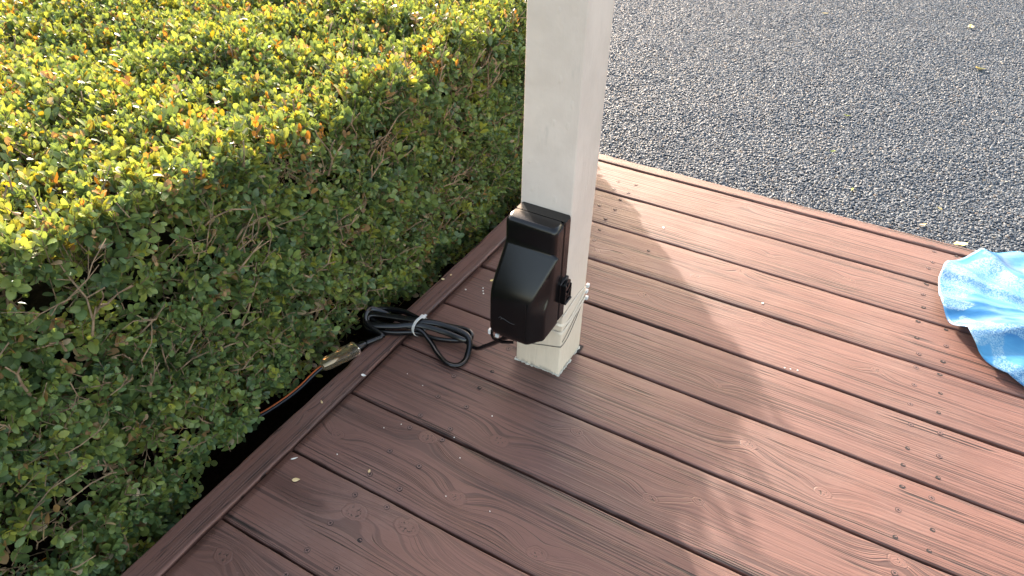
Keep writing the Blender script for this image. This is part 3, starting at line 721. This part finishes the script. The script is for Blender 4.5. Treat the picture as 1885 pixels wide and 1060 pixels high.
# ------------------------------------------------------------------ hedge
HX = -.088           # face towards the deck
HEND = .115          # end of the hedge beyond the post
def smooth_noise(p, f, s):
    return (np.sin(p[:, 0] * f + s) * np.sin(p[:, 1] * f * 1.13 + 2 * s) + np.sin(p[:, 1] * f * .9 + p[:, 2] * f * 1.2 + 3 * s) + np.sin(p[:, 2] * f * 1.3 - p[:, 0] * f * .7 + s * 5)) / 3
def hedge_top(y): return .425 + .015 * np.clip((y + .15) / .15, 0, 1) + .055 * np.clip((-y - .85) / .5, 0, 1)
def hedge_bottom(y): return -.03 - .06 * np.clip((y + .75) / .2, 0, 1) + .022 * np.clip((-y - .95) / .2, 0, 1) * np.clip((1.30 + y) / .1, 0, 1) - .055 * np.clip((-y - 1.2) / .2, 0, 1)
def sample(n_top, n_side, n_end):
    Ps, Ns = [], []
    p = np.zeros((n_top, 3)); p[:, 0] = HX - rng.uniform(0, 1.35, n_top) ** 1.0; p[:, 1] = rng.uniform(-1.75, HEND, n_top); p[:, 2] = hedge_top(p[:, 1])
    n = np.tile([0, 0, 1.], (n_top, 1)); Ps.append(p); Ns.append(n)
    p = np.zeros((n_side, 3)); p[:, 0] = HX; p[:, 1] = rng.uniform(-1.75, HEND, n_side)
    t = rng.random(n_side); zb = hedge_bottom(p[:, 1]); p[:, 2] = zb + t * (hedge_top(p[:, 1]) - zb)
    n = np.tile([1., 0, .05], (n_side, 1)); Ps.append(p); Ns.append(n)
    p = np.zeros((n_end, 3)); p[:, 0] = HX - rng.uniform(0, 1.3, n_end); p[:, 1] = HEND; p[:, 2] = rng.uniform(-.04, .43, n_end)
    n = np.tile([0, 1., .05], (n_end, 1)); Ps.append(p); Ns.append(n)
    P_, N_ = np.concatenate(Ps), np.concatenate(Ns)
    # round the shoulders: push points near an edge inwards and tilt the normal
    r = .055
    ht = hedge_top(P_[:, 1])
    dx = np.clip(1 - (HX - P_[:, 0]) / r, 0, 1); dz = np.clip(1 - (ht - P_[:, 2]) / r, 0, 1); dy = np.clip(1 - (HEND - P_[:, 1]) / r, 0, 1)
    N_ = N_ + np.stack([dx * 1.0, dy * 1.0, dz * 1.0], 1) * .8; N_ /= np.linalg.norm(N_, axis=1)[:, None]
    both = np.sqrt(dx ** 2 + dz ** 2 + dy ** 2); P_ = P_ - N_ * (np.clip(both - 1, 0, 1) * r)[:, None]
    low = np.clip((.10 - P_[:, 2]) / .14, 0, 1) * (P_[:, 0] > HX - .05)
    P_[:, 0] -= .026 * low ** 1.5 * (1 - .9 * np.clip((-P_[:, 1] - 1.12) / .15, 0, 1))
    return P_, N_
def unit(v): return v / np.maximum(np.linalg.norm(v, axis=1), 1e-9)[:, None]
HB = smooth_noise
PAL = np.array([(.082, .142, .062), (.142, .228, .086), (.215, .305, .100), (.265, .335, .085), (.31, .345, .065)])
def build_hedge():
    leaves = []; stems = []
    def sprigs(P_, N_, up, depth, length, nodes, lsz, kind):
        n = len(P_)
        bump = .018 * HB(P_, 22, 1.3) + .014 * HB(P_, 47, 4.1)
        P2 = P_ + N_ * bump[:, None] - N_ * (depth(n))[:, None]
        d = unit(N_ * .62 + np.array([0, 0, 1.]) * up[:, None] + rng.normal(0, 1., (n, 3)) * np.where(N_[:, 2] > .6, .26, .40)[:, None])
        Lh = length * rng.uniform(.6, 1.25, n)
        base = P2 - d * Lh[:, None]
        s = unit(np.cross(d, rng.normal(0, 1, (n, 3)))); t = np.cross(d, s)
        # tone per sprig: brighter new growth on top
        topn = np.clip(N_[:, 2], 0, 1) * (kind == 0)
        sz = lsz * rng.uniform(.62, 1.42, n)
        tonei = np.clip(rng.normal(1.30, 1.05, n) + topn * rng.normal(.45, .75, n), 0, 3.99)
        dead = rng.random(n) < np.where(topn > .5, .03, .055)
        orange = (rng.random(n) < .075) & (topn > .5)
        stems.append((base, P2, np.full(n, .0007)))
        for k in range(nodes):
            f = (k + .6) / nodes
            ang = np.radians(np.where(N_[:, 2] > .6, lerp(54, 20, f), lerp(72, 30, f))) + rng.normal(0, .17, n)
            pk = base + d * (Lh * f)[:, None]
            ph = (k % 2) * math.pi / 2
            for side in (0, 1):
                a = ph + side * math.pi + rng.normal(0, .25, n)
                r_ = s * np.cos(a)[:, None] + t * np.sin(a)[:, None]
                ax = unit(d * np.cos(ang)[:, None] + r_ * np.sin(ang)[:, None])
                nm = unit(d * np.sin(ang)[:, None] - r_ * np.cos(ang)[:, None] + rng.normal(0, .15, (n, 3)))
                size = sz * (1. - .30 * abs(f - .55)) * rng.uniform(.82, 1.15, n) * (.72 if k == nodes - 1 else 1)
                keep = rng.random(n) > (.12 if kind == 0 else .18)
                ti = np.clip(tonei + rng.normal(0, .35, n) + f * .3, 0, 3.999); i0 = ti.astype(int); fr = (ti - i0)[:, None]
                col = PAL[i0] * (1 - fr) + PAL[i0 + 1] * fr
                col = col * rng.uniform(.8, 1.22, (n, 1))
                om = orange & (rng.random(n) < .5); col[om] = np.array([.46, .22, .045]) * rng.uniform(.7, 1.2, (om.sum(), 1))
                yl = (~orange) & (rng.random(n) < .05) & (topn > .5); col[yl] = np.array([.30, .24, .03]) * rng.uniform(.8, 1.2, (yl.sum(), 1))
                dm = dead & (rng.random(n) < .6); col[dm] = np.array([.34, .22, .11]) * rng.uniform(.7, 1.25, (dm.sum(), 1))
                cutm = (~dead) & (rng.random(n) < .015); col[cutm] = np.array([.45, .36, .24]) * rng.uniform(.7, 1.2, (cutm.sum(), 1))
                leaves.append((pk[keep], ax[keep], nm[keep], size[keep], col[keep]))
    # outer shell
    P_, N_ = sample(14500, 8200, 1700)
    # gappy patches on the side where twigs show
    side = (N_[:, 0] > .8)
    hole = HB(P_, 16, 2.2) + .6 * HB(P_, 37, 5.5)
    keep = ~(side & (hole > .25) & (rng.random(len(P_)) < .66))
    far = (P_[:, 0] < -1.05) & (rng.random(len(P_)) < .35)
    P_, N_ = P_[keep & ~far], N_[keep & ~far]
    up = np.where(N_[:, 2] > .6, .75, .42)
    sprigs(P_, N_, up, lambda n: rng.uniform(0, .020, n), .036, 4, .0148, 0)
    # second layer, deeper
    P_, N_ = sample(6000, 3300, 700)
    hole = HB(P_, 16, 2.2) + .6 * HB(P_, 37, 5.5)
    kp = ~((N_[:, 0] > .8) & (hole > .15) & (rng.random(len(P_)) < .75)); P_, N_ = P_[kp], N_[kp]
    up = np.where(N_[:, 2] > .6, .6, .3)
    sprigs(P_, N_, up, lambda n: rng.uniform(.022, .060, n), .036, 3, .0155, 1)
    # third layer only on the side
    P_, N_ = sample(10, 1500, 10)
    sprigs(P_, N_, np.full(len(P_), .2), lambda n: rng.uniform(.05, .095, n), .036, 3, .0145, 1)
    # loose shoots standing above the far shoulder: they break up the edge of the shadow
    n = 230; P_ = np.zeros((n, 3)); P_[:, 0] = HX - rng.uniform(0, .30, n); P_[:, 1] = rng.uniform(-.42, .10, n); P_[:, 2] = hedge_top(P_[:, 1]) + rng.uniform(-.005, .036, n)
    sprigs(P_, np.tile([0, 0, 1.], (n, 1)), np.full(n, 1.), lambda n: np.zeros(n), .035, 4, .0125, 0)
    pk = np.concatenate([l[0] for l in leaves]); ax = np.concatenate([l[1] for l in leaves]); nm = np.concatenate([l[2] for l in leaves]); sz = np.concatenate([l[3] for l in leaves]); col = np.concatenate([l[4] for l in leaves])
    # room for the cord, its socket and the deck
    ok = ~((pk[:, 0] > -.125) & (pk[:, 2] < .040) & (pk[:, 1] < -.79) & (pk[:, 1] > -1.03))
    ok &= ~((pk[:, 0] > -.058) & (pk[:, 2] < .010))
    ok &= pk[:, 2] > -.12
    pk, ax, nm, sz, col = pk[ok], ax[ok], nm[ok], sz[ok], col[ok]
    n = len(pk); print('leaves', n)
    nm = unit(nm - ax * np.sum(nm * ax, 1)[:, None]); sd_ = np.cross(ax, nm)
    wd = sz * rng.uniform(.50, .66, n)
    st = [(.0, 0), (.22, .31), (.5, .5), (.78, .43), (.94, .20), (1.0, 0)]
    tv = [(0, 0)]
    for t_, h_ in st[1:-1]: tv += [(t_, -h_), (t_, 0), (t_, h_)]
    tv += [(1.0, 0)]
    tv = np.array(tv); m = len(tv)
    cup = rng.uniform(.05, .45, n); bend = rng.uniform(-.10, .28, n)
    V = np.zeros((n, m, 3), dtype=np.float32)
    for i, (t_, h_) in enumerate(tv):
        V[:, i] = pk + ax * (sz * t_)[:, None] + sd_ * (wd * h_)[:, None] + nm * ((cup * wd * abs(h_)) - bend * sz * t_ * t_)[:, None]
    T = [(0, 2, 1), (0, 3, 2)]; Q = []
    for i in range(3):
        a_ = 1 + 3 * i; Q += [(a_, a_ + 1, a_ + 4, a_ + 3), (a_ + 1, a_ + 2, a_ + 5, a_ + 4)]
    T += [(10, 11, 13), (11, 12, 13)]
    off = (np.arange(n) * m)[:, None, None]
    Fq = (np.array(Q)[None] + off).reshape(-1, 4); Ft = (np.array(T)[None] + off).reshape(-1, 3)
    colv = np.ones((n, m, 4), dtype=np.float32); colv[:, :, :3] = col[:, None, :]
    hedge = empty('boxwood_hedge', (-.6, -.8, -.24)); tag(hedge, 'clipped green boxwood hedge with yellow tips along the deck edge', 'hedge')
    o = from_np('foliage', V.reshape(-1, 3), [Ft, Fq], M['leaf'], None, True, None, {'tone': ('FLOAT_COLOR', colv.reshape(-1, 4))})
    o.parent = hedge; o.location = (.6, .8, .24)
    # shoots
    A = np.concatenate([s_[0] for s_ in stems]); B = np.concatenate([s_[1] for s_ in stems]); Rr = np.concatenate([s_[2] for s_ in stems])
    # woody twigs inside the side face, forked
    TA, TB, TR = [], [], []; MA, MB_ = [], []
    def seg(a, b, r): TA.append(a); TB.append(b); TR.append(r)
    for q in range(620):
        y = random.uniform(-1.72, .08); z = random.uniform(-.02, .38); x = HX - random.uniform(.005, .055)
        if z < .10: x -= .02
        p0 = np.array([x, y, z]); dirn = unit(np.array([[random.uniform(-.1, .55), random.gauss(0, .5), random.uniform(.25, 1)]]))[0]
        r = random.uniform(.0009, .0021); 
        for k in range(random.choice([2, 3, 4])):
            l_ = random.uniform(.014, .034); p1 = p0 + dirn * l_; p1[0] = min(p1[0], HX + .018)
            seg(p0, p1, r)
            if random.random() < .6:
                dd = unit((dirn + np.array([random.uniform(-.2, .7), random.gauss(0, .7), random.gauss(.1, .5)]))[None])[0]
                p2 = p1 + dd * random.uniform(.012, .03); p2[0] = min(p2[0], HX + .02); seg(p1, p2, r * .65)
            p0 = p1; r *= .82; dirn = unit((dirn + np.array([random.gauss(.05, .25), random.gauss(0, .45), random.gauss(0, .3)]))[None])[0]
    for q in range(260):      # stubs and bare shoots on top
        x = HX - random.uniform(0, 1.1); y = random.uniform(-1.7, .1); p0 = np.array([x, y, float(hedge_top(np.array(y))) - .03]); d_ = unit(np.array([[random.gauss(0, .4), random.gauss(0, .4), 1]]))[0]
        seg(p0, p0 + d_ * random.uniform(.02, .045), random.uniform(.0007, .0014))
    for q in range(60):       # main stems below
        y = random.uniform(-1.7, .05); x = HX - random.uniform(.24, .42); a_ = np.array([x, y, -.24]); b_ = a_ + np.array([random.uniform(-.02, .08), random.uniform(-.06, .06), random.uniform(.15, .3)])
        MA.append(a_); MB_.append(b_)
    def tubes(A, B, R_, ns, taper=.75):
        n_ = len(A); d = unit(B - A); u_ = unit(np.cross(d, np.tile([.3, .5, .81], (n_, 1)))); v_ = np.cross(d, u_)
        Vt = np.zeros((n_, 2 * ns, 3))
        for i in range(ns):
            a_ = 2 * math.pi * i / ns; o_ = (u_ * math.cos(a_) + v_ * math.sin(a_)) * R_[:, None]
            Vt[:, i] = A + o_; Vt[:, ns + i] = B + o_ * taper
        F_ = np.array([(i, (i + 1) % ns, ns + (i + 1) % ns, ns + i) for i in range(ns)])[None] + (np.arange(n_) * 2 * ns)[:, None, None]
        C_ = np.array([list(range(ns, 2 * ns))])[None] + (np.arange(n_) * 2 * ns)[:, None, None]
        return Vt.reshape(-1, 3), F_.reshape(-1, 4), C_.reshape(-1, ns)
    okA = A[:, 2] > -.12
    okA &= ~((A[:, 0] > -.13) & (A[:, 2] < .03) & (A[:, 1] < -.79) & (A[:, 1] > -1.1))
    V1, F1, _ = tubes(A[okA], B[okA], Rr[okA], 3)
    o = from_np('shoots', V1, [F1], M['twig'], None, True); o.parent = hedge; o.location = (.6, .8, .24)
    V2, F2, C2 = tubes(np.array(TA), np.array(TB), np.array(TR), 6)
    o = from_np('branches', V2, [F2, C2], M['twig'], None, True); o.parent = hedge; o.location = (.6, .8, .24)
    V2, F2, C2 = tubes(np.array(MA), np.array(MB_), np.full(len(MA), .005), 7)
    o = from_np('main_stems', V2, [F2, C2], M['bark'], None, True); o.parent = hedge; o.location = (.6, .8, .24)
    # solid block against see-through, coloured near-black as shaded depth
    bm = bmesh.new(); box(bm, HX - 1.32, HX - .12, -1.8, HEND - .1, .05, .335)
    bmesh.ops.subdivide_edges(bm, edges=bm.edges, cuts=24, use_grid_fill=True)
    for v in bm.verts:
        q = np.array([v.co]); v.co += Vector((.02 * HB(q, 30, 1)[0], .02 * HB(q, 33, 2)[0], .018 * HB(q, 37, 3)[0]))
    o = from_bm('dark_core_fill', bm, M['core'], None, smooth=True); o.parent = hedge; o.location = (.6, .8, .24)
build_hedge()

# ------------------------------------------------------------------ fallen leaves and flecks
def leaf_obj(name, loc, size, mat, label, group, curl=.3, wid=.55, rz=None, tilt=.1):
    bm = bmesh.new(); n = 8; rows = []
    for i in range(n + 1):
        t = i / n; h_ = math.sin(math.pi * t ** .8) * wid / 2 * size
        rows.append([bm.verts.new(((t - .5) * size, s_ * h_, curl * size * ((t - .5) ** 2 * .8 + abs(s_) * h_ / size * .5))) for s_ in (-1, -.5, 0, .5, 1)])
    for a, b in zip(rows, rows[1:]):
        for i in range(4):
            try: bm.faces.new((a[i], b[i], b[i + 1], a[i + 1]))
            except ValueError: pass
    bmesh.ops.remove_doubles(bm, verts=bm.verts, dist=1e-6)
    bmesh.ops.recalc_face_normals(bm, faces=bm.faces)
    o = from_bm(name, bm, mat, smooth=True); o.location = loc
    o.rotation_euler = (random.uniform(-tilt, tilt), random.uniform(-tilt, tilt), random.uniform(0, 6.28) if rz is None else rz)
    md = o.modifiers.new('thick', 'SOLIDIFY'); md.thickness = .0004
    tag(o, label, 'leaf', group); return o
G = 'leaves fallen on the deck'
leaf_obj('fallen_leaf', (.049, -1.189, .0018), .0125, M['dry'], 'single tan oval leaf on the board near the hedge side trim', G, rz=.7)
leaf_obj('fallen_leaf', (.019, -1.160, .0018), .0115, M['fleck'], 'small pale leaf sliver nearest the hedge trim, beside the tan oval leaf', G, wid=.22, rz=.9)
leaf_obj('fallen_leaf', (.134, -1.121, .0012), .0075, M['dry'], 'tiny pale three cornered leaf bit beside a screw head', G, wid=.5, rz=2., curl=.5)
leaf_obj('fallen_leaf', (-.001, -.965, .004), .010, M['fleck'], 'curled pale leaf caught where the hedge trim meets the boards', G, rz=.3, curl=.8)
leaf_obj('fallen_leaf', (.052, -.610, .0018), .011, M['yellowleaf'], 'small yellow leaf on the deck just left of the black box', G, rz=1.2, curl=.6)
leaf_obj('fallen_leaf', (-.037, -.661, .0045), .009, M['dry'], 'round tan leaf on the hedge side trim behind the cord', G, wid=.8)
leaf_obj('fallen_leaf', (-.030, -.640, .0045), .006, M['dry'], 'tiny tan leaf bit on the hedge side trim beyond the round one', G, wid=.8)
leaf_obj('fallen_leaf', (-.022, -1.05, .0045), .008, M['dry'], 'small dry leaf on the hedge side trim near its knot', G, wid=.4)
G2 = 'leaves fallen on the gravel'
gl = [((.919, .150), .034, 'yellowleaf', 'largest curled yellow leaf on gravel against the deck edge', .9), ((.832, .205), .020, 'dry', 'tan crumpled leaf on gravel just beyond the far deck edge', .4),
      ((.886, .125), .020, 'greenleaf', 'yellow green leaf on gravel between the two tan leaves', .5), ((.863, .318), .020, 'yellowleaf', 'small upright yellow leaf on gravel a little beyond the deck leaves', .3),
      ((.934, 1.53), .040, 'yellowleaf', 'pale yellow leaf on the far gravel, the nearer of two at right', .6), ((.887, 2.09), .040, 'yellowleaf', 'yellow leaf farthest away on the gravel near the frame top', .6),
      ((.562, .812), .020, 'greenleaf', 'small yellow green leaf alone in the middle of the gravel', .4), ((.566, .52), .016, 'greenleaf', 'small green leaf on the gravel left of the middle', .3),
      ((.650, .306), .012, 'greenleaf', 'tiny green bit on the gravel near the far deck edge', .5), ((.30, 1.95), .034, 'dry', 'dry brown leaf at the far left of the gravel', .3)]
for (xy, s_, m_, lb, cw) in gl:
    leaf_obj('fallen_leaf', (xy[0], xy[1], -.056), s_, M[m_], lb, G2, curl=.9, wid=cw, tilt=.5)
bits = [(.292, -.229, .0045, 'white paint fleck on the sunlit deck near the shade edge'), (.561, -.396, .003, 'tiny white fleck alone on the third board from the far edge')]
def fleck(x, y, r, label):
    bm = bmesh.new(); n = 7; z = .0012
    up = [bm.verts.new((r * random.uniform(.5, 1.1) * math.cos(6.283 * i / n), r * random.uniform(.4, .9) * math.sin(6.283 * i / n), z * .6)) for i in range(n)]
    c = bm.verts.new((0, 0, z))
    lo = [bm.verts.new((v.co.x * 1.05, v.co.y * 1.05, 0)) for v in up]
    for i in range(n):
        bm.faces.new((up[i], up[(i + 1) % n], c)); bm.faces.new((lo[i], lo[(i + 1) % n], up[(i + 1) % n], up[i]))
    o = from_bm('paint_fleck', bm, M['fleck']); o.location = (x, y, .0002); o.rotation_euler = (0, 0, random.uniform(0, 6))
    tag(o, label, 'fleck', 'white flecks on the deck')
for b_ in bits: fleck(*b_)
crumbs = [(.048, -.640, 'largest pale crumb left of the black box, nearest the yellow leaf'), (.053, -.648, 'middle pale crumb of the short row left of the black box'), (.058, -.655, 'pale crumb at the near end of the row left of the black box'), (.020, -.662, 'lone pale crumb on the board between the crumb row and the trim')]
for x, y, lb in crumbs: fleck(x, y, random.uniform(.0018, .0028), lb)
dots = [(.21, -1.0, 'white speck on the board right of the large swirled knot'), (.24, -1.03, 'brightest white speck on the near boards, beside a long crack'), (.26, -1.10, 'white speck nearest the bottom edge of the frame'), (.10, -.93, 'white speck just below the lower loop of the cord'), (.12, -1.02, 'white speck between two screw heads on the near boards'),
        (.33, -1.09, 'speck at the right of the near boards by the lowest gap'), (.10, -1.04, 'faint white speck left of the tiny three cornered leaf'), (.07, -1.12, 'white speck between the tan leaf and the three cornered leaf'), (.06, -.92, 'white speck on the board under the zip tied bundle'), (.24, -.93, 'white speck a hand below the foot of the white post')]
for x, y, lb in dots: fleck(x, y, random.uniform(.0008, .0014), lb)
for x, y, lb in [(.640, -.565, 'left one of the pale scuffs where the sunlight begins'), (.650, -.563, 'middle one of the pale scuffs where the sunlight begins'), (.662, -.560, 'right one of the pale scuffs where the sunlight begins')]: fleck(x, y, .0017, lb)
